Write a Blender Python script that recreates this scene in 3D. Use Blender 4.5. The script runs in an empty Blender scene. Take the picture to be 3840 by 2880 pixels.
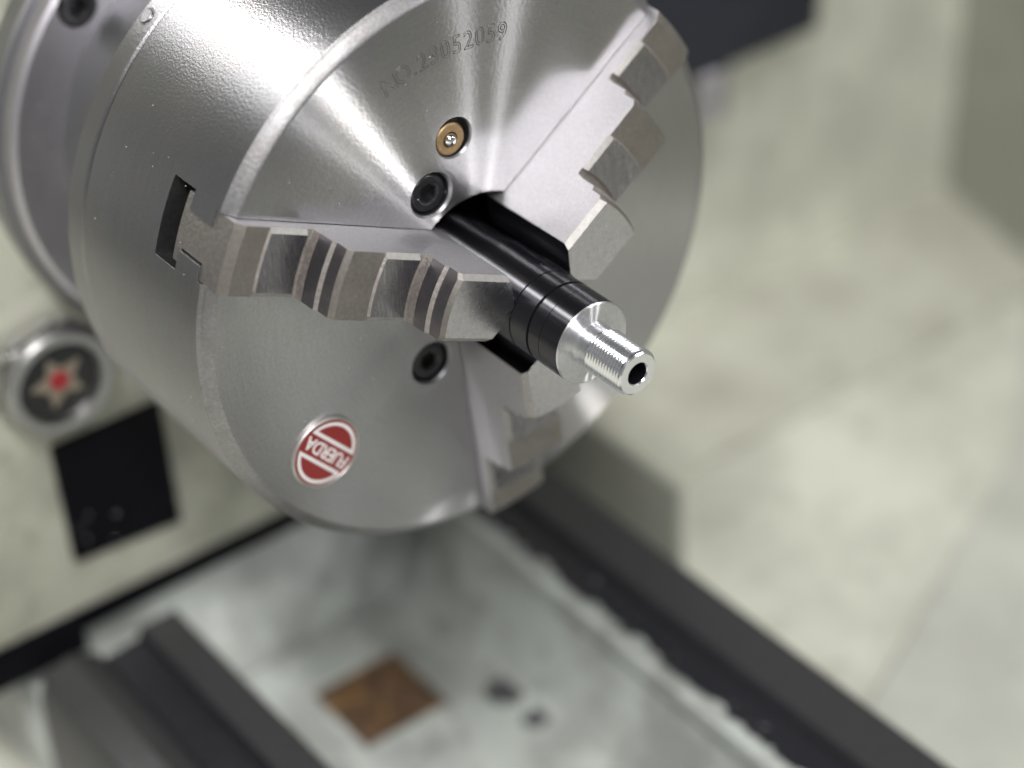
import bpy, bmesh, math, random
from mathutils import Vector, Matrix
random.seed(4)
S = 0.001                       # everything below is written in millimetres
sc = bpy.context.scene
C = sc.collection
PI = math.pi

# ------------------------------------------------------------ camera
cam = bpy.data.cameras.new('camera'); cam_o = bpy.data.objects.new('camera', cam); C.objects.link(cam_o)
cam.sensor_fit = 'HORIZONTAL'; cam.sensor_width = 36; cam.lens = 72.24
cam.clip_start = 0.02; cam.clip_end = 60
R = Vector((0.61021, 0.79121, -0.04037)); D = Vector((0.44152, -0.38193, -0.81191)); F = Vector((-0.65781, 0.47761, -0.58239))
cam_o.matrix_world = Matrix(((R.x, -D.x, -F.x, 0.36290), (R.y, -D.y, -F.y, -0.25417), (R.z, -D.z, -F.z, 0.27971), (0, 0, 0, 1)))
cam.dof.use_dof = True; cam.dof.focus_distance = 0.489; cam.dof.aperture_fstop = 4.3; cam.dof.aperture_blades = 0
sc.camera = cam_o

# ------------------------------------------------------------ world and lamps (rows of long ceiling lamps in a workshop)
w = bpy.data.worlds.new('World'); sc.world = w; w.use_nodes = True
nt = w.node_tree; bg = nt.nodes['Background']
tcw = nt.nodes.new('ShaderNodeTexCoord'); sepw = nt.nodes.new('ShaderNodeSeparateXYZ'); rw = nt.nodes.new('ShaderNodeValToRGB')
nt.links.new(tcw.outputs['Generated'], sepw.inputs[0]); mw = nt.nodes.new('ShaderNodeMath'); mw.operation = 'MULTIPLY_ADD'; mw.inputs[1].default_value = 0.5; mw.inputs[2].default_value = 0.5
nt.links.new(sepw.outputs[2], mw.inputs[0]); nt.links.new(mw.outputs[0], rw.inputs[0])
for i_, (p_, c_) in enumerate([(0.35, 0.07), (0.52, 0.36), (0.80, 0.11)]):      # floor, walls, ceiling of the room
    e_ = rw.color_ramp.elements[i_] if i_ < 2 else rw.color_ramp.elements.new(p_)
    e_.position = p_; e_.color = (c_ * 0.97, c_ * 0.99, c_, 1)
nt.links.new(rw.outputs[0], bg.inputs[0]); bg.inputs[1].default_value = 0.8
def ceiling_lamp(x, y, z, lx, ly, power, col=(1, 1, 1)):
    l = bpy.data.lights.new('ceiling_lamp', 'AREA'); l.shape = 'RECTANGLE'; l.size = lx; l.size_y = ly; l.energy = power; l.color = col
    o = bpy.data.objects.new('ceiling_lamp', l); C.objects.link(o)
    zz = Vector((x, y, z)).normalized(); xx = (Vector((1, 0, 0)) - zz * zz.x).normalized(); yy = zz.cross(xx)
    o.matrix_world = Matrix(((xx.x, yy.x, zz.x, x), (xx.y, yy.y, zz.y, y), (xx.z, yy.z, zz.z, z), (0, 0, 0, 1)))
ceiling_lamp(0.90, -0.64, 1.66, 1.3, 0.20, 43, (1.0, 0.99, 0.97))
ceiling_lamp(-1.30, -0.55, 1.25, 1.3, 0.26, 10, (1.0, 0.985, 0.96))
ceiling_lamp(1.30, -0.76, 1.13, 0.5, 0.03, 6)
ceiling_lamp(1.15, 0.95, 1.10, 0.24, 0.03, 5)
ceiling_lamp(1.00, 1.40, 0.87, 0.24, 0.03, 6.5)
sc.view_settings.view_transform = 'Standard'; sc.view_settings.look = 'None'
sc.view_settings.exposure = 0; sc.view_settings.gamma = 1; sc.view_settings.use_curve_mapping = False

# ------------------------------------------------------------ object helpers
def tag(o, label=None, cat=None, group=None, kind=None):
    if label: o['label'] = label
    if cat: o['category'] = cat
    if group: o['group'] = group
    if kind: o['kind'] = kind
    return o
def empty(name, loc=(0, 0, 0)):
    o = bpy.data.objects.new(name, None); o.location = [c * S for c in loc]; o.empty_display_size = 0.01; C.objects.link(o); return o
def link(name, me, mats, parent=None, smooth=35):
    if not isinstance(mats, (list, tuple)): mats = [mats]
    for m in mats: me.materials.append(m)
    if smooth:
        for p in me.polygons: p.use_smooth = True
        me.set_sharp_from_angle(angle=math.radians(smooth))
    o = bpy.data.objects.new(name, me); C.objects.link(o)
    if parent:
        o.parent = parent
        o.matrix_parent_inverse = Matrix.Translation(parent_loc(parent)).inverted()
    return o
def parent_loc(p):
    v = Vector((0, 0, 0))
    while p: v += p.location; p = p.parent if p.matrix_parent_inverse == Matrix.Identity(4) else None
    return v
def finish(name, bm, mats, parent=None, smooth=35, normals=True):
    if normals: bmesh.ops.recalc_face_normals(bm, faces=bm.faces)
    me = bpy.data.meshes.new(name); bm.to_mesh(me); bm.free()
    return link(name, me, mats, parent, smooth)
def V(bm, p): return bm.verts.new((p[0] * S, p[1] * S, p[2] * S))
def lathe(bm, prof, n=96, org=(0, 0, 0), axis='X', closed=True, mi=0, mis=None):
    """prof: list of (height, radius) revolved about the axis through org"""
    rings = []
    for h, r in prof:
        ring = []
        if r < 1e-6:
            ring = [V(bm, axp(axis, org, h, 0, 0))] * n
        else:
            for k in range(n):
                a = 2 * PI * k / n; ring.append(V(bm, axp(axis, org, h, r * math.cos(a), r * math.sin(a))))
        rings.append(ring)
    m = len(prof)
    for i in range(m if closed else m - 1):
        A, B = rings[i], rings[(i + 1) % m]
        for k in range(n):
            k2 = (k + 1) % n
            vs = []
            for v in (A[k], A[k2], B[k2], B[k]):
                if v not in vs: vs.append(v)
            if len(vs) >= 3:
                f = bm.faces.new(vs); f.material_index = mis[i] if mis else mi
def axp(axis, org, h, a, b):
    if axis == 'X': return (org[0] + h, org[1] + a, org[2] + b)
    if axis == 'Z': return (org[0] + a, org[1] + b, org[2] + h)
    if isinstance(axis, tuple):
        n, u, v = axis
        return tuple(org[i] + h * n[i] + a * u[i] + b * v[i] for i in range(3))
    return (org[0] + a, org[1] + h, org[2] + b)
def prism(bm, pts, h0, h1, f3, mi=0):
    """extrude the 2-D polygon pts from h0 to h1; f3(a,b,h) gives the 3-D point"""
    A = [V(bm, f3(a, b, h0)) for a, b in pts]; B = [V(bm, f3(a, b, h1)) for a, b in pts]
    n = len(pts); fs = [bm.faces.new(A[::-1]), bm.faces.new(B)]
    for i in range(n): fs.append(bm.faces.new((A[i], A[(i + 1) % n], B[(i + 1) % n], B[i])))
    for f in fs: f.material_index = mi
    return fs
def box(bm, x0, x1, y0, y1, z0, z1, mi=0, bev=0):
    fs = prism(bm, [(y0, z0), (y1, z0), (y1, z1), (y0, z1)], x0, x1, lambda a, b, h: (h, a, b), mi)
    if bev:
        es = list({e for f in fs for e in f.edges})
        bmesh.ops.bevel(bm, geom=es, offset=bev * S, segments=2, profile=0.5, affect='EDGES')
def boolean(o, cutters):
    for c in cutters:
        m = o.modifiers.new('b', 'BOOLEAN'); m.object = c; m.operation = 'DIFFERENCE'; m.solver = 'EXACT'
    dg = bpy.context.evaluated_depsgraph_get(); dg.update()
    me = bpy.data.meshes.new_from_object(o.evaluated_get(dg), depsgraph=dg)
    o.modifiers.clear(); old = o.data; o.data = me
    for c in cutters:
        bpy.data.objects.remove(c, do_unlink=True)
    for p in me.polygons: p.use_smooth = True
    me.set_sharp_from_angle(angle=math.radians(30))

# ------------------------------------------------------------ material helpers
class N:
    def __init__(s, name):
        s.m = bpy.data.materials.new(name); s.m.use_nodes = True; s.t = s.m.node_tree; s.b = s.t.nodes['Principled BSDF']
        s.tc = s.new('ShaderNodeTexCoord')
    def new(s, k, **kw):
        n = s.t.nodes.new(k)
        for a, b in kw.items(): setattr(n, a, b)
        return n
    def ln(s, a, b): s.t.links.new(a, b)
    def inp(s, n, i, v):
        if hasattr(v, 'is_linked') or hasattr(v, 'links'): s.ln(v, n.inputs[i])
        else: n.inputs[i].default_value = v
    def math(s, op, a, b=0.0, c=None, clamp=False):
        n = s.new('ShaderNodeMath', operation=op, use_clamp=clamp); s.inp(n, 0, a); s.inp(n, 1, b)
        if c is not None: s.inp(n, 2, c)
        return n.outputs[0]
    def vmath(s, op, a, b=None):
        n = s.new('ShaderNodeVectorMath', operation=op); s.inp(n, 0, a)
        if b is not None: s.inp(n, 1, b)
        return n
    def noise(s, scale, detail=4, rough=0.55, vec=None, dist=0.0):
        n = s.new('ShaderNodeTexNoise'); n.inputs['Scale'].default_value = scale; n.inputs['Detail'].default_value = detail
        n.inputs['Roughness'].default_value = rough; n.inputs['Distortion'].default_value = dist
        s.ln(vec if vec is not None else s.tc.outputs['Object'], n.inputs['Vector']); return n.outputs[0]
    def vor(s, scale, vec=None, feature='F1'):
        n = s.new('ShaderNodeTexVoronoi', feature=feature); n.inputs['Scale'].default_value = scale
        s.ln(vec if vec is not None else s.tc.outputs['Object'], n.inputs['Vector']); return n.outputs[0]
    def ramp(s, v, stops):
        n = s.new('ShaderNodeValToRGB'); s.ln(v, n.inputs[0]); e = n.color_ramp.elements
        while len(e) < len(stops): e.new(0.5)
        for i, (p, c) in enumerate(stops):
            e[i].position = p; e[i].color = (c, c, c, 1) if isinstance(c, (int, float)) else (*c, 1)
        return n.outputs[0]
    def mix(s, fac, a, b, t='MIX'):
        n = s.new('ShaderNodeMix', data_type='RGBA', blend_type=t); s.inp(n, 0, fac)
        for i, v in ((6, a), (7, b)):
            if isinstance(v, tuple): n.inputs[i].default_value = (*v, 1)
            else: s.ln(v, n.inputs[i])
        return n.outputs[2]
    def bump(s, h, strength, dist, normal=None):
        n = s.new('ShaderNodeBump'); n.inputs['Strength'].default_value = strength; n.inputs['Distance'].default_value = dist
        s.ln(h, n.inputs['Height'])
        if normal is not None: s.ln(normal, n.inputs['Normal'])
        return n.outputs[0]
    def bevel(s, r):
        n = s.new('ShaderNodeBevel', samples=4); n.inputs['Radius'].default_value = r; return n.outputs[0]
    def set(s, **kw):
        for k, v in kw.items():
            k = {'base': 'Base Color', 'rough': 'Roughness', 'metal': 'Metallic', 'aniso': 'Anisotropic', 'spec': 'Specular IOR Level', 'coat': 'Coat Weight', 'coatr': 'Coat Roughness', 'normal': 'Normal', 'tangent': 'Tangent'}[k]
            if isinstance(v, tuple): s.b.inputs[k].default_value = (*v, 1)
            else: s.inp(s.b, k, v)
        return s.m
    def turned(s):
        """cylindrical coordinates about the spindle axis (X) and the cross-lay direction"""
        sep = s.new('ShaderNodeSeparateXYZ'); s.ln(s.tc.outputs['Object'], sep.inputs[0])
        x, y, z = sep.outputs
        r = s.math('SQRT', s.math('ADD', s.math('MULTIPLY', y, y), s.math('MULTIPLY', z, z)))
        a = s.math('ARCTAN2', z, y)
        cyl = s.new('ShaderNodeCombineXYZ')
        s.ln(s.math('MULTIPLY', r, 1.0), cyl.inputs[0]); s.ln(s.math('MULTIPLY', a, 0.0022), cyl.inputs[1]); s.ln(x, cyl.inputs[2])
        g = s.new('ShaderNodeNewGeometry'); gs = s.new('ShaderNodeSeparateXYZ'); s.ln(g.outputs['True Normal'], gs.inputs[0])
        isface = s.math('GREATER_THAN', s.math('ABSOLUTE', gs.outputs[0]), 0.5)
        rad = s.new('ShaderNodeCombineXYZ'); s.ln(y, rad.inputs[1]); s.ln(z, rad.inputs[2])
        rn = s.vmath('NORMALIZE', rad.outputs[0])
        mx = s.new('ShaderNodeMix', data_type='VECTOR'); s.ln(isface, mx.inputs[0])
        mx.inputs[4].default_value = (1, 0, 0); s.ln(rn.outputs[0], mx.inputs[5])
        return cyl.outputs[0], mx.outputs[1]

ANIS = -0.81
def m_turned(name, base, rough, aniso, lay=0.25, speck=0.25, lay_d=0.00002, var=0.12, stain=(0.52, 0.47, 0.42), stain_amt=0.3, lobe=0.55, bevr=0.00025, gs=1000):
    m = N(name); cyl, tan = m.turned()
    fine = m.noise(2000, 2, 0.5, cyl); grain = m.noise(gs, 2, 0.5); big = m.noise(38, 5, 0.6); mid = m.noise(220, 4, 0.6)
    col = m.mix(m.math('MULTIPLY', m.ramp(big, [(0.45, 0.0), (0.72, 1.0)]), stain_amt), base, stain)
    k = m.math('MULTIPLY_ADD', grain, var * 2.2, 1 - var * 1.1)
    k = m.math('MULTIPLY', k, m.math('MULTIPLY_ADD', fine, var * 1.6, 1 - var * .8))
    sp = m.ramp(m.noise(700, 2, 0.5), [(0.80, 0.0), (0.84, 1.0)])       # small bright nicks
    kk = m.new('ShaderNodeCombineColor')
    for i in range(3): m.ln(k, kk.inputs[i])
    col = m.mix(1.0, col, kk.outputs[0], 'MULTIPLY')
    ro = m.math('MULTIPLY_ADD', big, 0.14, rough - 0.07)
    nb = m.bevel(bevr)
    n1 = m.bump(grain, speck, 0.00012, nb); n2 = m.bump(fine, lay, lay_d, n1)
    mat = m.set(base=col, metal=1.0, rough=ro, aniso=aniso * 0.6, tangent=tan, normal=n2)
    g = m.new('ShaderNodeBsdfAnisotropic'); m.inp(g, 'Color', col); g.inputs['Roughness'].default_value = 0.45; g.inputs['Anisotropy'].default_value = -0.93
    if lobe < 0: return mat
    m.ln(n1, g.inputs['Normal']); m.ln(tan, g.inputs['Tangent'])
    g.inputs['Anisotropy'].default_value = ANIS
    mx = m.new('ShaderNodeMixShader'); mx.inputs[0].default_value = lobe
    m.ln(m.b.outputs[0], mx.inputs[1]); m.ln(g.outputs[0], mx.inputs[2]); out = [n for n in m.t.nodes if n.type == 'OUTPUT_MATERIAL'][0]
    m.ln(mx.outputs[0], out.inputs[0]); return mat

def m_metal(name, base, rough, grain_scale=1600, bump=0.3, bd=0.0001, var=0.15, stain=None, stain_amt=0.3, streak=None, metal=1.0, bev=0.00022, spec=0.5, scratch=0.0):
    m = N(name); vec = None
    if streak:
        mp = m.new('ShaderNodeMapping'); mp.inputs['Scale'].default_value = streak; m.ln(m.tc.outputs['Object'], mp.inputs[0]); vec = mp.outputs[0]
    g = m.noise(grain_scale, 4, 0.6, vec); mid = m.noise(160, 5, 0.6)
    col = base
    if stain: col = m.mix(m.math('MULTIPLY', m.ramp(mid, [(0.4, 0.0), (0.65, 1.0)]), stain_amt), base, stain)
    else: col = m.mix(0.0, base, base)
    if scratch:
        for ang, sc1 in ((0.7, 420), (-0.35, 300), (1.9, 500)):
            mp = m.new('ShaderNodeMapping'); mp.inputs['Rotation'].default_value = (ang, 0, 0); mp.inputs['Scale'].default_value = (1, 9, 0.35); m.ln(m.tc.outputs['Object'], mp.inputs[0])
            col = m.mix(m.math('MULTIPLY', m.ramp(m.noise(sc1, 2, 0.5, mp.outputs[0]), [(0.60, 0.0), (0.72, 1.0)]), scratch), col, (0.62, 0.62, 0.63))
    k = m.math('MULTIPLY_ADD', g, var * 2.4, 1 - var * 1.2); kk = m.new('ShaderNodeCombineColor')
    for i in range(3): m.ln(k, kk.inputs[i])
    col = m.mix(1.0, col, kk.outputs[0], 'MULTIPLY')
    ro = m.math('MULTIPLY_ADD', mid, 0.12, rough - 0.06)
    return m.set(base=col, metal=metal, rough=ro, spec=spec, normal=m.bump(g, bump, bd, m.bevel(bev)))

def m_paint(name, base, rough=0.45, dirt=(0.18, 0.17, 0.14), amt=0.35, sc_=14, bump=0.2):
    m = N(name); b = m.noise(sc_, 6, 0.62); f = m.noise(420, 3, 0.6); c = m.noise(90, 5, 0.6)
    col = m.mix(m.math('MULTIPLY', m.ramp(b, [(0.42, 0.0), (0.62, 1.0)]), amt), base, dirt)
    col = m.mix(m.math('MULTIPLY', m.ramp(c, [(0.56, 0.0), (0.66, 1.0)]), amt * 0.75), col, dirt)
    return m.set(base=col, rough=m.math('MULTIPLY_ADD', b, 0.25, rough - 0.12), normal=m.bump(f, bump, 0.0002, m.bevel(0.0008)))

M = {}
M['body'] = m_turned('turned_steel', (0.565, 0.555, 0.57), 0.24, 0.6, lobe=0.5)
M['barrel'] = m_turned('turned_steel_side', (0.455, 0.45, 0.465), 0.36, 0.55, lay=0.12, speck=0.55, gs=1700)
M['rim'] = m_metal('worn_rim_steel', (0.31, 0.305, 0.315), 0.46, 1100, 0.5, 0.00015, 0.28, (0.24, 0.22, 0.21), 0.5)
M['jaw'] = m_metal('jaw_side_steel', (0.55, 0.54, 0.562), 0.5, 1400, 0.5, 0.00012, 0.2)
M['ground'] = m_metal('ground_jaw_steel', (0.52, 0.505, 0.525), 0.27, 800, 0.2, 0.00005, 0.2, (0.56, 0.53, 0.56), 0.25, scratch=0.35)
M['brown'] = m_metal('rough_jaw_steel', (0.32, 0.295, 0.275), 0.5, 1000, 0.6, 0.00016, 0.25, (0.22, 0.205, 0.19), 0.4)
M['edge'] = m_metal('jaw_chamfer_steel', (0.42, 0.405, 0.39), 0.6, 1000, 0.5, 0.00012, 0.25)
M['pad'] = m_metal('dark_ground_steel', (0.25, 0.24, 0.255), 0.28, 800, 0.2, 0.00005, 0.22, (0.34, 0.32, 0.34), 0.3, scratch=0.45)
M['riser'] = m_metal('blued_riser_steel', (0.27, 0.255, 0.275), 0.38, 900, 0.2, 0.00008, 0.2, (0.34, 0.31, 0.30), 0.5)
M['scale'] = m_metal('fillet_jaw_steel', (0.42, 0.385, 0.37), 0.60, 900, 0.9, 0.0003, 0.35)
M['nose'] = m_metal('dark_reflection_steel', (0.30, 0.30, 0.32), 0.14, 900, 0.05, 0.00006, 0.16)  # nose flanks coloured dark to imitate the reflected rod and bore
M['foot'] = m_metal('jaw_end_steel', (0.50, 0.465, 0.435), 0.46, 900, 0.9, 0.0003, 0.3)
M['darkslot'] = m_metal('dark_slot_steel', (0.26, 0.26, 0.27), 0.40, 900, 0.3, 0.0002, 0.3)  # darker steel for slot, hole and groove walls
M['flange'] = m_metal('blue_grey_steel', (0.53, 0.51, 0.55), 0.46, 600, 0.1, 0.0001, 0.06)
M['hub'] = m_metal('dull_hub_steel', (0.30, 0.30, 0.31), 0.5, 600, 0.1, 0.0001, 0.06)
m = N('black_oxide'); g = m.noise(900, 4, 0.6); gm = m.noise(500, 3, 0.6)
M['black'] = m.set(base=m.mix(m.ramp(gm, [(0.62, 0.0), (0.7, 1.0)]), (0.012, 0.012, 0.014), (0.06, 0.06, 0.065)), rough=0.28, spec=0.6, normal=m.bump(g, 0.5, 0.0002, m.bevel(0.0002)))
m = N('black_anodised'); cyl, tan = m.turned(); g = m.noise(1500, 2, 0.5, cyl); s2 = m.noise(260, 3, 0.6)
M['anod'] = m.set(base=(0.003, 0.003, 0.005), metal=0.0, spec=0.35, aniso=0.5, tangent=tan, rough=m.math('MULTIPLY_ADD', s2, 0.08, 0.14), normal=m.bump(g, 0.08, 0.00001, m.bevel(0.0002)))
gl = m.new('ShaderNodeBsdfAnisotropic'); gl.inputs['Color'].default_value = (0.33, 0.33, 0.36, 1); gl.inputs['Roughness'].default_value = 0.40; gl.inputs['Anisotropy'].default_value = -0.80
m.ln(tan, gl.inputs['Tangent']); mxx = m.new('ShaderNodeMixShader'); mxx.inputs[0].default_value = 0.22; m.ln(m.b.outputs[0], mxx.inputs[1]); m.ln(gl.outputs[0], mxx.inputs[2])
m.ln(mxx.outputs[0], [q for q in m.t.nodes if q.type == 'OUTPUT_MATERIAL'][0].inputs[0])
M['bare'] = m_turned('bright_turned_aluminium', (0.86, 0.86, 0.88), 0.36, 0.85, lay=0.5, speck=0.1, lay_d=0.00003, var=0.1, stain_amt=0.0, bevr=0.00003)
M['thread'] = m_metal('bright_thread', (0.80, 0.80, 0.83), 0.21, 1500, 0.05, 0.00003, 0.06, bev=0.00002)
M['brass'] = m_metal('dull_brass', (0.38, 0.265, 0.145), 0.5, 1400, 0.6, 0.0002, 0.3)
M['ball'] = m_metal('polished_steel', (0.8, 0.8, 0.8), 0.12, 900, 0.05, 0.00005, 0.05)
m = N('red_enamel'); M['red'] = m.set(base=m.mix(m.noise(120, 4), (0.26, 0.014, 0.013), (0.20, 0.010, 0.010)), rough=0.32, coat=0.3)
m = N('white_enamel'); M['white'] = m.set(base=m.mix(m.noise(300, 3), (0.80, 0.78, 0.78), (0.70, 0.67, 0.67)), rough=0.4)
M['silver'] = m_metal('badge_rim_metal', (0.60, 0.57, 0.55), 0.45, 900, 0.2, 0.0001, 0.1)
M['etch'] = m_metal('engraved_edge', (0.17, 0.17, 0.17), 0.5, 900, 0.2, 0.0001, 0.1)
M['cream'] = m_paint('cream_machine_paint', (0.50, 0.50, 0.42), 0.42, (0.20, 0.195, 0.16), 0.60)
M['mottled'] = m_paint('mottled_tray_paint', (0.56, 0.56, 0.485), 0.5, (0.30, 0.29, 0.245), 0.6, 16)  # darker base and finer blotches than the tray floor
M['tray'] = m_paint('cream_tray_paint', (0.69, 0.70, 0.605), 0.5, (0.36, 0.35, 0.31), 0.6, 9)
M['liner'] = m_paint('grey_liner_paint', (0.58, 0.59, 0.53), 0.5, (0.36, 0.36, 0.33), 0.5, 9)
M['olive'] = m_paint('olive_grey', (0.34, 0.345, 0.29), 0.5, (0.22, 0.22, 0.2), 0.4, 9)
M['castfloor'] = m_paint('pale_green_bed_paint', (0.50, 0.53, 0.50), 0.38, (0.22, 0.22, 0.205), 0.66, 34)
M['way'] = m_metal('dark_oiled_way', (0.088, 0.088, 0.092), 0.42, 300, 0.1, 0.0001, 0.15, metal=0.6)
M['wayside'] = m_metal('black_oiled_groove', (0.03, 0.03, 0.036), 0.3, 300, 0.5, 0.0006, 0.3, metal=0.3)
M['pitch'] = m_metal('plain_black', (0.003, 0.003, 0.005), 0.6, 300, 0.1, 0.0002, 0.2, metal=0.0, spec=0.12)
M['navy'] = m_metal('dark_navy_box', (0.022, 0.024, 0.034), 0.5, 300, 0.1, 0.0002, 0.2, metal=0.0, spec=0.25)
m = N('rusty_iron'); a = m.noise(110, 5, 0.65); b = m.noise(80, 5, 0.7)
M['rust'] = m.set(base=m.mix(m.ramp(b, [(0.50, 0.0), (0.60, 0.9)]), m.ramp(a, [(0.3, (0.035, 0.026, 0.022)), (0.7, (0.17, 0.095, 0.05))]), (0.27, 0.145, 0.045)), rough=0.6, normal=m.bump(a, 0.8, 0.002))
m = N('swarf'); a = m.noise(300, 3)
M['chip'] = m.set(base=(0.6, 0.6, 0.62), metal=1.0, rough=0.45)
M['chrome'] = m_metal('sight_glass_bezel', (0.52, 0.51, 0.51), 0.36, 400, 0.1, 0.0001, 0.08)
M['sightblack'] = m_metal('sight_glass_dark', (0.015, 0.015, 0.015), 0.4, 300, 0.1, 0.0001, 0.1, metal=0.0)
M['starcol'] = m_metal('star_reflector', (0.27, 0.23, 0.18), 0.4, 300, 0.1, 0.0001, 0.1, metal=0.3)
M['reddot'] = m_metal('red_dot_plastic', (0.30, 0.014, 0.02), 0.4, 300, 0.1, 0.0001, 0.1, metal=0.0)
m = N('sight_glass_clear')
m.b.inputs['Transmission Weight'].default_value = 1.0; M['glass'] = m.set(base=(0.95, 0.96, 0.95), rough=0.02)

# ------------------------------------------------------------ chuck
ANG = [math.radians(155.2), math.radians(35.2), math.radians(-84.8)]
def jf(th):                                   # jaw frame: (r outward, s across, x along the axis) -> world
    c, s = math.cos(th), math.sin(th)
    return lambda r, q, x: (x, r * c + q * s, r * s - q * c)
chuck = empty('lathe_chuck'); tag(chuck, 'round steel three-jaw lathe chuck gripping the black threaded rod', 'lathe chuck')
bm = bmesh.new()
prof = [(0, 20.5), (0, 76.4), (-0.3, 77.0), (-0.9, 77.7), (-1.5, 78.4), (-2.1, 79.0), (-2.5, 79.3), (-2.7, 79.75), (-3.0, 80.0),
        (-57.9, 80.0), (-58.2, 79.5), (-58.3, 78.0), (-59.3, 78.0), (-59.3, 60.0), (-59.3, 20.5)]
lathe(bm, prof, 360, mis=[0, 2, 2, 2, 2, 2, 2, 2, 1, 2, 3, 3, 3, 3, 3])
body = finish('chuck_body', bm, [M['body'], M['barrel'], M['rim'], M['darkslot']], chuck)
cut = []
for th in ANG:
    f = jf(th); bm = bmesh.new()
    p2 = [(-8.95, 5), (-8.95, -4.6), (-5.1, -4.6), (-5.1, -14.1), (-10.1, -14.1), (-10.1, -23.7), (10.1, -23.7), (10.1, -14.1), (5.1, -14.1), (5.1, -4.6), (8.95, -4.6), (8.95, 5)]
    prism(bm, p2, 5, 95, lambda a, b, h: f(h, a, b)); cut.append(finish('cut', bm, [M['darkslot']]))
SCREWS = [math.radians(115.7), math.radians(-4.3), math.radians(-124.5)]
for th in SCREWS:
    bm = bmesh.new(); lathe(bm, [(1, 0), (1, 7.2), (-0.6, 5.7), (-8, 5.7), (-8, 0)], 48, (0, 28.1 * math.cos(th), 28.1 * math.sin(th)), closed=False)
    cut.append(finish('cut', bm, [M['darkslot']]))
NY, NZ = 38.7 * math.cos(math.radians(96.7)), 38.7 * math.sin(math.radians(96.7))
bm = bmesh.new(); lathe(bm, [(1, 0), (1, 6.3), (-0.5, 5.1), (-5, 5.2), (-5, 0)], 48, (0, NY, NZ), closed=False); cut.append(finish('cut', bm, [M['darkslot']]))
boolean(body, cut)

# back plate ring with its dowel
bm = bmesh.new()
lathe(bm, [(-59.4, 30), (-59.4, 79.2), (-60.0, 79.8), (-66.6, 79.8), (-67.8, 78.6), (-67.8, 30)], 360)
ring = finish('back_plate', bm, M['barrel'], chuck)
pa = math.radians(128.3)
nrm = (0, math.cos(pa), math.sin(pa)); ax = (nrm, (1, 0, 0), (0, -math.sin(pa), math.cos(pa)))
o0 = (-63.9, 79.8 * math.cos(pa), 79.8 * math.sin(pa))
bm = bmesh.new(); lathe(bm, [(-1, 2.5), (0.05, 2.5), (0.05, 2.05), (-1, 2.05)], 40, o0, ax)
finish('pin_hole_edge', bm, M['darkslot'], ring)
bm = bmesh.new(); lathe(bm, [(-2, 0), (-2, 2.0), (0.25, 2.0), (0.45, 1.75), (0.45, 0)], 40, o0, ax, closed=False)
finish('dowel_pin', bm, M['barrel'], ring)

# socket-head screws in the face
def socket_screw(name, org, r, top, parent, mat=M['black'], hexr=None):
    hexr = hexr or r * 0.5
    bm = bmesh.new(); n = 48
    prof = [(top - 5, r), (top - 0.5, r), (top, r - 0.6), (top, hexr * 1.22), (top - 0.3, hexr * 1.02)]
    lathe(bm, prof, n, org, closed=False)
    # hexagonal socket
    rad = []
    for d in (top - 0.3, top - 3.0):
        rad.append([V(bm, axp('X', org, d, hexr * math.cos(PI / 3 * k + .3), hexr * math.sin(PI / 3 * k + .3))) for k in range(6)])
    for k in range(6): bm.faces.new((rad[0][k], rad[0][(k + 1) % 6], rad[1][(k + 1) % 6], rad[1][k]))
    bm.faces.new(rad[1])
    rr = [V(bm, axp('X', org, top - 0.3, hexr * 1.05 * math.cos(2 * PI * k / n), hexr * 1.05 * math.sin(2 * PI * k / n))) for k in range(n)]
    for k in range(n):
        a = 2 * PI * (k + .5) / n; j = int(math.floor((a - .3) / (PI / 3) + .5)) % 6
        bm.faces.new((rr[k], rr[(k + 1) % n], rad[0][j]))
        a2 = 2 * PI * (k + 1.5) / n; j2 = int(math.floor((a2 - .3) / (PI / 3) + .5)) % 6
        if j2 != j: bm.faces.new((rr[(k + 1) % n], rad[0][j2], rad[0][j]))
    return finish(name, bm, mat, parent, 30)
for th in SCREWS:
    socket_screw('cap_screw', (0, 28.1 * math.cos(th), 28.1 * math.sin(th)), 5.2, -1.2, chuck)
# brass oil nipple with steel ball
bm = bmesh.new(); lathe(bm, [(-4, 1.6), (-4, 4.3), (-0.7, 4.3), (-0.3, 3.9), (-0.3, 2.1), (-1.2, 1.7)], 48, (0, NY - .75, NZ - .35))
nip = finish('oil_nipple', bm, M['brass'], chuck)
bm = bmesh.new(); bmesh.ops.create_uvsphere(bm, u_segments=24, v_segments=16, radius=1.75 * S, matrix=Matrix.Translation((-.0007, (NY - .75) * S, (NZ - .35) * S)))
finish('ball', bm, M['ball'], nip)

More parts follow.
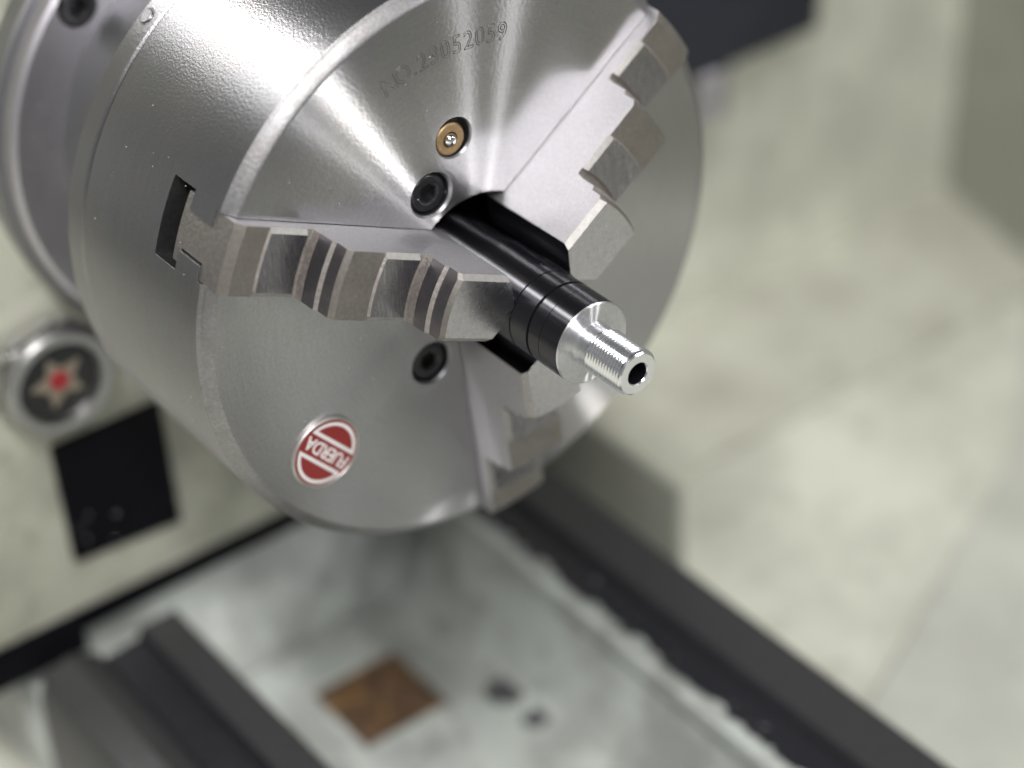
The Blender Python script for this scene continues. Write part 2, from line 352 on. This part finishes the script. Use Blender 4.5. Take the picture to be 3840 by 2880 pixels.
# enamel badge
BC = Vector((0, -50.2, -34.5)); rd = Vector((0, -0.0, 0))
def px(a, b, h): return (h, BC.y + a * BX[0] + b * BY[0], BC.z + a * BX[1] + b * BY[1])
BANG = math.radians(131)
BX = (math.cos(BANG), math.sin(BANG)); BY = (-math.sin(BANG), math.cos(BANG))   # seen from +X
bm = bmesh.new(); lathe(bm, [(-.3, 0), (-.3, 10.0), (.75, 10.0), (1.0, 9.75), (1.0, 9.45), (.8, 9.3), (.8, 0)], 96, (0, BC.y, BC.z), closed=False)
badge = finish('badge', bm, M['silver'], chuck); badge['label'] = 'round red and white enamel maker\'s badge'
bm = bmesh.new(); lathe(bm, [(.7, 0), (.7, 9.25), (.9, 9.2), (.9, 0)], 96, (0, BC.y, BC.z), closed=False)
enamel = finish('enamel', bm, M['red'], badge)
bm = bmesh.new()
for sgn in (1, -1):        # two D-shaped white outlines
    def dshape(r, y0, n=40):
        a0 = math.asin(y0 / r); return [(r * math.cos(a0 + (PI - 2 * a0) * k / n), r * math.sin(a0 + (PI - 2 * a0) * k / n)) for k in range(n + 1)]
    O_, I_ = dshape(8.7, 2.75), dshape(7.75, 3.75)
    vo = [V(bm, px(a, sgn * b, .98)) for a, b in O_]; vi = [V(bm, px(a, sgn * b, .98)) for a, b in I_]
    n = len(vo)
    for k in range(n): bm.faces.new((vo[k], vo[(k + 1) % n], vi[(k + 1) % n], vi[k]))
for f in bm.faces:
    pass
bmesh.ops.recalc_face_normals(bm, faces=bm.faces)
finish('white_outline', bm, M['white'], badge, 0)
def text_mesh(txt, size, fill=True, bevel=0.0, extrude=0.0, res=6):
    cu = bpy.data.curves.new('t', 'FONT'); cu.body = txt; cu.size = size * S; cu.align_x = 'CENTER'; cu.resolution_u = res
    cu.fill_mode = 'BOTH' if fill else 'NONE'; cu.bevel_depth = bevel * S; cu.extrude = extrude * S; cu.bevel_resolution = 1
    ob = bpy.data.objects.new('t', cu); C.objects.link(ob)
    dg = bpy.context.evaluated_depsgraph_get(); me = bpy.data.meshes.new_from_object(ob.evaluated_get(dg), depsgraph=dg)
    bpy.data.objects.remove(ob, do_unlink=True); return me
me = text_mesh('FUERDA', 4.7, bevel=0.07, extrude=0.03)
for v in me.vertices:
    a, b, h = v.co.x / S * 0.93, v.co.y / S * 1.08 - 1.75, v.co.z / S
    v.co = Vector(px(a, b, .98 + h)) * S
link('lettering', me, M['white'], badge, 0)

# stamped serial number, outline characters set along an arc
bm = bmesh.new()
TXT = 'NO.23052059'; th0, th1 = 110.3, 79.3
import_me = []
adv = [1.0, 1.05, .5] + [.82] * 8; cum = [0]
for i in range(1, len(TXT)): cum.append(cum[-1] + (adv[i - 1] + adv[i]) / 2)
for i, ch in enumerate(TXT):
    th = math.radians(th0 + (th1 - th0) * cum[i] / cum[-1])
    me = text_mesh(ch, 5.8, fill=False, bevel=0.09, res=3)
    rad = 60.4; u = (math.sin(th), -math.cos(th)); v_ = (math.cos(th), math.sin(th))
    for v in me.vertices:
        a, b, h = v.co.x / S * 1.02, v.co.y / S * 1.15, v.co.z / S
        v.co = Vector((h * 0.9 + 0.02, rad * v_[0] + a * u[0] + b * v_[0], rad * v_[1] + a * u[1] + b * v_[1])) * S
    bm.from_mesh(me)
finish('serial_number', bm, M['etch'], chuck, 0, normals=False)

# jaws
W = 8.75
def jaw_mesh():
    bm = bmesh.new()
    ss = [-W, -W + 1.3, -5.4, -3.4, -1.6, 0, 1.6, 3.4, 5.4, W - 1.3, W]
    def arc(r, s): return math.sqrt(r * r - s * s)
    # (kind, radius, height, edge drop at the sides, material of the following strip) 0 side 1 ground 2 brown 3 fillet 4 foot
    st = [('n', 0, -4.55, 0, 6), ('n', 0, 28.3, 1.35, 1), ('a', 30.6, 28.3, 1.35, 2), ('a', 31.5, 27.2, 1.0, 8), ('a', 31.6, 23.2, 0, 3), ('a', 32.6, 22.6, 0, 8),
          ('a', 32.8, 18.2, 0, 3), ('a', 33.2, 15.9, 0, 3), ('a', 34.5, 15.7, 0, 3), ('a', 34.9, 16.9, 1.1, 7),
          ('a', 44.9, 16.9, 1.1, 3), ('a', 45.4, 16.3, 0.1, 2), ('a', 54.6, 16.2, 0.1, 2), ('a', 55.9, 15.0, 0, 8), ('a', 56.1, 11.2, 0, 3), ('a', 57.1, 10.6, 0, 8),
          ('a', 57.3, 5.9, 0, 3), ('a', 57.7, 3.6, 0, 3), ('a', 59.0, 3.4, 0, 3), ('a', 59.4, 4.6, 1.1, 7),
          ('a', 69.7, 4.6, 1.1, 3), ('a', 70.2, 4.0, 0.1, 2), ('a', 76.6, 4.0, 0.1, 2), ('a', 78.9, 2.6, 0.1, 4), ('a', 79.3, -4.55, 0, 0)]
    cols = []
    for s in ss:
        col = []
        for k, r, h, drop, mi in st:
            edge = abs(abs(s) - W) < 1e-6
            hh = h - (drop if edge else 0)
            if k == 'n':
                a = abs(s); rr = 11.05 if a <= 1.6 else 11.05 + (15.4 - 11.05) * (a - 1.6) / (W - 1.6)
                if hh < 0: rr = rr
            else: rr = arc(r, s)
            col.append((rr, s, hh))
        cols.append([V(bm, (c[0], c[1], c[2])) for c in col])
    n = len(st)
    for i in range(len(ss) - 1):
        for j in range(n):
            j2 = (j + 1) % n
            f = bm.faces.new((cols[i][j], cols[i][j2], cols[i + 1][j2], cols[i + 1][j]))
            f.material_index = st[j][4] if j < n - 1 else 0
            s_mid = abs(ss[i] + ss[i + 1]) / 2
            if s_mid > W - 1.3 and st[j][4] in (1, 7): f.material_index = 5
    for c in (cols[0], cols[-1]):
        f = bm.faces.new(c); f.material_index = 0
    def f3(a, b, h): return (h, a, b)
    # neck and foot that ride in the T-slot; the curved end follows the barrel
    for (w2, z0, z1) in ((4.75, -14.4, -4.55), (8.6, -17.4, -14.4)):
        m_ = 6; outer = []
        for k in range(m_ + 1):
            s = -w2 + 2 * w2 * k / m_; outer.append((arc(79.0, s), s))
        pts = [(24, -w2)] + outer + [(24, w2)]
        prism(bm, pts, z0, z1 - 0.002, lambda a, b, h: (a, b, h), 4)
    return bm
for th in ANG:
    bm = jaw_mesh(); f = jf(th)
    for v in bm.verts:
        r, s, x = v.co / S; v.co = Vector(f(r, s, x)) * S
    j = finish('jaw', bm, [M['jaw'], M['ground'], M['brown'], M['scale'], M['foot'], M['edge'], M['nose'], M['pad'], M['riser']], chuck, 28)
    bpy.context.view_layer.update()

# ------------------------------------------------------------ the black rod with threaded end
rod = empty('threaded_rod', (0, 0, 0)); tag(rod, 'black cylindrical part with bare threaded aluminium end held in the chuck jaws', 'rod')
bm = bmesh.new()
lathe(bm, [(-30, 0), (-30, 10.2), (4, 10.2), (4.6, 10.6), (9, 10.6), (9.3, 10.95), (27.8, 10.95), (27.9, 10.75), (28.2, 10.75), (28.3, 10.95), (34.5, 10.95), (34.6, 10.6), (35.2, 10.6), (35.3, 10.9),
           (39.25, 10.9), (39.27, 10.82), (39.4, 10.82), (39.42, 10.9), (46.0, 10.9), (46.0, 5)], 96, closed=False, mis=[0] * 6 + [1, 1, 1, 0, 1, 1, 1, 0, 1, 1, 1] + [0] * 7)
finish('black_barrel', bm, [M['anod'], M['pitch']], rod)
bm = bmesh.new()
lathe(bm, [(45.9, 4), (45.9, 10.86), (46.0, 10.88), (46.34, 10.5)] + [(46.34 - 0.0 * k + (0.012 if k % 2 else 0), 10.4 - k * 0.62) for k in range(7)] + [(46.36, 6.0), (46.4, 5.8), (46.6, 5.62), (48.2, 5.6)], 96, closed=False)
finish('shoulder', bm, M['bare'], rod, 25)
# thread: real helix
bm = bmesh.new()
n = 72; pitch = 1.0; x0, x1 = 50.4, 62.4; rows = []
turns = (x1 - x0) / pitch; sub = 8; total = int(turns * sub)
rad4 = [5.98, 5.75, 5.42, 5.75]
for k in range(total + 1):
    row = []
    for q in range(n):
        a = 2 * PI * q / n
        ph = (k / sub + q / n) % 1.0
        # triangular thread
        t = abs(ph - 0.5) * 2
        r = 5.42 + 0.64 * t
        xx = x0 + k * pitch / sub
        if k == 0: r = 5.6
        if k == total: r = 5.7
        row.append(V(bm, (xx, r * math.cos(a), r * math.sin(a))))
    rows.append(row)
for k in range(total):
    for q in range(n):
        bm.faces.new((rows[k][q], rows[k][(q + 1) % n], rows[k + 1][(q + 1) % n], rows[k + 1][q]))
lathe(bm, [(48.0, 5.6), (48.2, 5.62), (50.4, 5.6)], n, closed=False)
lathe(bm, [(62.4, 5.75), (62.85, 5.65), (63.2, 5.25), (63.2, 3.1), (62.9, 2.85)], n, closed=False)
lathe(bm, [(62.9, 2.85), (60, 2.8), (46, 2.75)], n, closed=False, mi=1)
finish('threaded_end', bm, [M['thread'], M['pitch']], rod, 30)
bm = bmesh.new(); lathe(bm, [(56, 0), (56, 2.74)], 32, closed=False)
finish('bore_shade_disc', bm, M['pitch'], rod)  # shade inside the hole put in as a black disc and bore wall

# ------------------------------------------------------------ spindle nose behind the chuck
sp = empty('spindle_nose', (-90, 0, 0)); tag(sp, 'blue grey flanged spindle nose behind the chuck, black screw sunk in its rim', 'spindle')
bm = bmesh.new(); lathe(bm, [(-69, 20), (-69, 56.5), (-70, 58), (-112.2, 58), (-112.2, 20)], 200); finish('boss', bm, M['hub'], sp)
bm = bmesh.new(); lathe(bm, [(-112, 57), (-112, 71.6), (-113.4, 73.0), (-119, 73.0), (-119, 57)], 256)
fl = finish('flange', bm, M['flange'], sp)
cs = []; bolts = [math.radians(134.3 + 60 * k) for k in (0, 2, 4)]
for a in bolts:
    bm = bmesh.new(); lathe(bm, [(1, 0), (1, 5.9), (-6, 5.9), (-6, 0)], 40, (-112, 65.9 * math.cos(a), 65.9 * math.sin(a)), closed=False); cs.append(finish('cut', bm, [M['darkslot']]))
bpy.context.view_layer.update(); boolean(fl, cs)
for a in bolts: socket_screw('cap_screw', (-112, 65.9 * math.cos(a), 65.9 * math.sin(a)), 5.4, 0.6, sp)
bm = bmesh.new(); lathe(bm, [(-119, 50), (-119, 74.6), (-120, 75.4), (-127, 75.4), (-127, 50)], 256); finish('bearing_cap', bm, M['hub'], sp)

# ------------------------------------------------------------ headstock
hs = empty('headstock', (-127, 0, -165)); tag(hs, 'cream painted headstock casting behind the chuck, with oil sight glass and black cover', 'headstock')
bm = bmesh.new(); box(bm, -420, -127, -124, 112, -162.5, 108, bev=3); finish('casting', bm, M['cream'], hs)
bm = bmesh.new(); box(bm, -400, -130, -120, 100, -172.5, -162.6); box(bm, -300, -124.5, -120, -76, -175.5, -163.5); finish('joint_shadow_strip', bm, M['pitch'], hs)  # solid black strips painted in for the shadow in the joint
# black recessed cover
bm = bmesh.new(); prism(bm, [(-74, -139.7), (-36.2, -143.0), (-36.6, -95.0), (-74, -95.0)], -127.5, -124.5, lambda a, b, h: (h, a, b)); cov = finish('black_cover', bm, M['pitch'], hs)
bm = bmesh.new()
for (y, z) in ((-67, -124), (-69, -133), (-58, -128), (-60, -138), (-71, -127)):
    bmesh.ops.create_icosphere(bm, subdivisions=1, radius=random.uniform(.3, .5) * S, matrix=Matrix.Translation((-124.3 * S, y * S, z * S)))
tag(finish('swarf_specks', bm, M['chip'], cov), kind='stuff')
# oil sight glass
gy, gz = -70.5, -66.5
sg = bmesh.new()
hexo = [(20.5 * math.cos(PI / 3 * k + .25), 20.5 * math.sin(PI / 3 * k + .25)) for k in range(6)]
prism(sg, [(gy + a * .98, gz + b * .98) for a, b in hexo], -127.5, -117, lambda a, b, h: (h, a, b))
bmesh.ops.bevel(sg, geom=list(sg.edges), offset=2.5 * S, segments=2, affect='EDGES')
lathe(sg, [(-117.6, 17.5), (-115.5, 17.3), (-114.3, 16.4), (-114.0, 15.0), (-114.6, 13.4), (-117.2, 13.0), (-117.2, 0)], 72, (0, gy, gz), closed=False)
sight = finish('oil_sight_glass', sg, M['chrome'], hs)
bm = bmesh.new(); lathe(bm, [(-116.9, 0), (-116.9, 12.9)], 64, (0, gy, gz), closed=False); finish('window', bm, M['sightblack'], sight)
bm = bmesh.new()
pts = [((9.2 if k % 2 == 0 else 4.6) * math.cos(PI / 5 * k + .6), (9.2 if k % 2 == 0 else 4.6) * math.sin(PI / 5 * k + .6)) for k in range(10)]
prism(bm, [(gy + a, gz + b) for a, b in pts], -116.8, -116.3, lambda a, b, h: (h, a, b)); finish('star', bm, M['starcol'], sight)
bm = bmesh.new(); lathe(bm, [(-116.4, 3.1), (-115.7, 3.0), (-115.5, 0)], 32, (0, gy, gz + .5), closed=False); finish('red_dot', bm, M['reddot'], sight)

# ------------------------------------------------------------ bed
bed = empty('lathe_bed', (0, 0, -230)); tag(bed, 'pale green cast lathe bed with two dark ways running under the chuck', 'lathe bed')
XE = 900
bm = bmesh.new()
# inner web: floor, ramp towards the headstock, inner walls
prof = [(-48.5, -176.5), (-48.0, -200), (-44, -214), (-36, -218), (40, -218), (46, -215), (50.5, -208), (58, -169.5), (58, -176), (92, -176), (92, -260), (-98, -260), (-98, -176.5)]
cuty = lambda a, b, h: (h, a, b)
prism(bm, prof, -122, XE, cuty)
floor = finish('web', bm, M['castfloor'], bed, 50)
bm = bmesh.new(); prism(bm, [(-90, 70), (-72, 70), (-72, 100), (-90, 100)], 0, 1, lambda a, b, h: (0, 0, 0)); bm.free()
bm = bmesh.new(); box(bm, -99.5, -65.5, -10.6, 23.5, -223, -217, mi=0)
c1 = finish('cut', bm, [M['rust']])
cutters = [c1]
for (x, y, r) in ((-57.5, 42.0, 7.6), (-40, 41.5, 5.0)):
    bm = bmesh.new(); lathe(bm, [(-226, 0), (-226, r), (-216, r), (-216, 0)], 32, (x, y, 0), 'Z', closed=False); cutters.append(finish('cut', bm, [M['castfloor']]))
bpy.context.view_layer.update(); boolean(floor, cutters)
bm = bmesh.new(); box(bm, -99.4, -65.6, -10.5, 23.4, -223.5, -218.8); finish('rusty_pad', bm, M['rust'], bed)
for (x, y, r) in ((-57.5, 42.0, 7.4), (-40, 41.5, 4.6)):
    bm = bmesh.new(); lathe(bm, [(-225, r), (-219.2, r), (-218.6, r - .8), (-218.6, r * .45), (-221, r * .45), (-221, 0)], 32, (x, y, 0), 'Z', closed=False); finish('bed_bolt', bm, M['hub'], bed)
bm = bmesh.new(); prism(bm, [(-330, -176), (-150, -176), (-132, -203), (-125.5, -212), (-125.2, -262), (-330, -262)], -97.9, 91.9, lambda a, b, h: (a, h, b)); finish('headstock_seat', bm, M['castfloor'], bed, 50)
# front way: flat, groove and prism
bm = bmesh.new()
prism(bm, [(-48, -176), (-48, -168), (-49, -167), (-61.5, -167), (-63, -171), (-75, -172.5), (-78.5, -168.5), (-87, -164.5), (-96.5, -168), (-99, -176), (-100, -215), (-92, -215), (-92, -176.2)], -114, XE, cuty)
for f in bm.faces:
    c = f.calc_center_median() / S
    if -77 < c.y < -61.5: f.material_index = 1
    if c.y < -97: f.material_index = 1
finish('front_way', bm, [M['way'], M['wayside']], bed, 30)
# rear way with ledge full of swarf
bm = bmesh.new()
prism(bm, [(92.5, -190), (92.5, -168), (91.5, -167), (73.5, -167), (72.5, -168), (71.5, -170.5), (57.0, -171.2), (55.2, -173.5), (56, -176.5), (90, -176.5)], -140, XE, cuty)
for f in bm.faces:
    c = f.calc_center_median() / S
    if c.y < 73 and c.z > -178: f.material_index = 1
finish('rear_way', bm, [M['way'], M['wayside']], bed, 30)
# flaking paint edge that overlaps the ledge
bm = bmesh.new(); rnd = random.Random(11); x = -100.0; top = []
while x < 420:
    st_ = rnd.uniform(2.5, 8); yy = 56.5 + rnd.uniform(0, 3.8)
    for k in range(4): top.append((x + st_ * k / 4, yy + 1.3 * math.sin(PI * k / 4)))
    x += st_
pts = [(top[0][0], 53.6)] + top + [(top[-1][0], 53.6)]
n = len(top)
va = [V(bm, (a, b, -170.4)) for a, b in top]; vb = [V(bm, (a, 54.0, -170.9)) for a, b in top]; vc = [V(bm, (a, b + .1, -171.3)) for a, b in top]; vd = [V(bm, (a, 53.6, -176)) for a, b in top]
for k in range(n - 1):
    for A, B in ((va, vb), (vc, va), (vb, vd)): bm.faces.new((A[k], A[k + 1], B[k + 1], B[k]))
finish('flaked_paint_edge', bm, M['castfloor'], bed, 40)
# swarf
def dust():
    rnd = random.Random(8); bm = bmesh.new()
    for k in range(85):
        a = math.radians(rnd.uniform(95, 215)); t = rnd.random()
        if t < .55: p = (rnd.uniform(-56, -4), 80.05 * math.cos(a), 80.05 * math.sin(a))
        else:
            r = rnd.uniform(24, 75); p = (0.05, r * math.cos(a), r * math.sin(a))
            if min(abs((math.degrees(a) - x + 180) % 360 - 180) for x in (155.2,)) < 14: continue
        bmesh.ops.create_icosphere(bm, subdivisions=1, radius=rnd.uniform(.05, .12) * S, matrix=Matrix.Translation([c * S for c in p]) @ Matrix.Rotation(rnd.uniform(0, 6), 4, 'X') @ Matrix.Diagonal((1, 1.8, .6, 1)))
    tag(finish('dust_specks', bm, M['white'], None, 0), 'tiny pale dust and swarf specks clinging to the chuck', None, None, 'stuff')
dust()
def swarf(name, n, xr, yr, z, r0, r1, seed, label):
    rnd = random.Random(seed); bm = bmesh.new()
    for k in range(n):
        x, y = rnd.uniform(*xr), rnd.uniform(*yr); r = rnd.uniform(r0, r1)
        mt = Matrix.Translation((x * S, y * S, (z + r * .4) * S)) @ Matrix.Rotation(rnd.uniform(0, 6), 4, 'Z') @ Matrix.Rotation(rnd.uniform(0, 3), 4, 'X') @ Matrix.Diagonal((2.2, .7, .5, 1))
        bmesh.ops.create_icosphere(bm, subdivisions=1, radius=r * S, matrix=mt)
    o = finish(name, bm, M['chip'], None, 0); tag(o, label, None, None, 'stuff'); return o
swarf('metal_swarf', 60, (-110, 260), (60, 70.5), -170.6, .12, .4, 3, 'fine metal swarf lying in the black groove of the rear way')

# ------------------------------------------------------------ behind the bed
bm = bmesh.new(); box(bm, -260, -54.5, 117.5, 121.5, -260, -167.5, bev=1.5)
tag(finish('rear_shade_plate', bm, M['olive'], None), 'upright plate just behind the rear way, shade painted in as olive grey', 'plate')  # olive colour stands in for shade on the plate's front face
tray = empty('chip_tray', (100, 250, -230)); tag(tray, 'cream painted sheet chip tray with upright end and back panels', 'chip tray')
bm = bmesh.new()
prism(bm, [(-122.3, -236.5), (1200, -238.5), (1200, -243), (-122.3, -243)], -900, 700, lambda a, b, h: (a, h, b)); finish('tray_floor', bm, M['tray'], tray, 0)
bm = bmesh.new(); prism(bm, [(-205, -230.0), (-124, -230.5), (-123, -231.5), (-122.5, -240), (-205, -240)], -900, 700, lambda a, b, h: (a, h, b)); finish('tray_ledge', bm, M['mottled'], tray, 0)
bm = bmesh.new(); box(bm, -209, -205, 90, 700, -235, 40); finish('end_panel', bm, M['tray'], tray)
bm = bmesh.new()
p = [(-205.2, 422.6), (-139.5, 403.8), (100, 335), (100, 339), (-139.5, 407.8), (-205.2, 426.6)]
prism(bm, [(-205.0, 422.6), (-139.5, 403.8), (1100, 380), (1100, 384), (-139.5, 408), (-205, 427)], -232, 40, lambda a, b, h: (a, b, h)); finish('back_panel', bm, M['olive'], tray, 10)
bm = bmesh.new()
prism(bm, [(-47, 296), (30, 110), (900, 110), (900, 420), (-130, 400)], -240, -234.2, lambda a, b, h: (a, b, h)); bmesh.ops.bevel(bm, geom=list(bm.edges), offset=1.5 * S, segments=2, affect='EDGES'); finish('tray_liner', bm, M['liner'], tray, 10)
bx = empty('switch_box', (-180, 265, -93)); tag(bx, 'dark navy box mounted on the rear panel above its grey knob', 'switch box')
bm = bmesh.new(); box(bm, -204.8, -170, 175, 295.5, -92.5, 60, bev=3); finish('case', bm, M['navy'], bx)
kx = -172
bm = bmesh.new(); lathe(bm, [(0, 0), (0, 11.0), (-1, 12), (-20, 12), (-22, 10.5), (-22, 0)], 40, (-182, 241, -93), 'Z', closed=False); finish('knob', bm, M['flange'], bx)
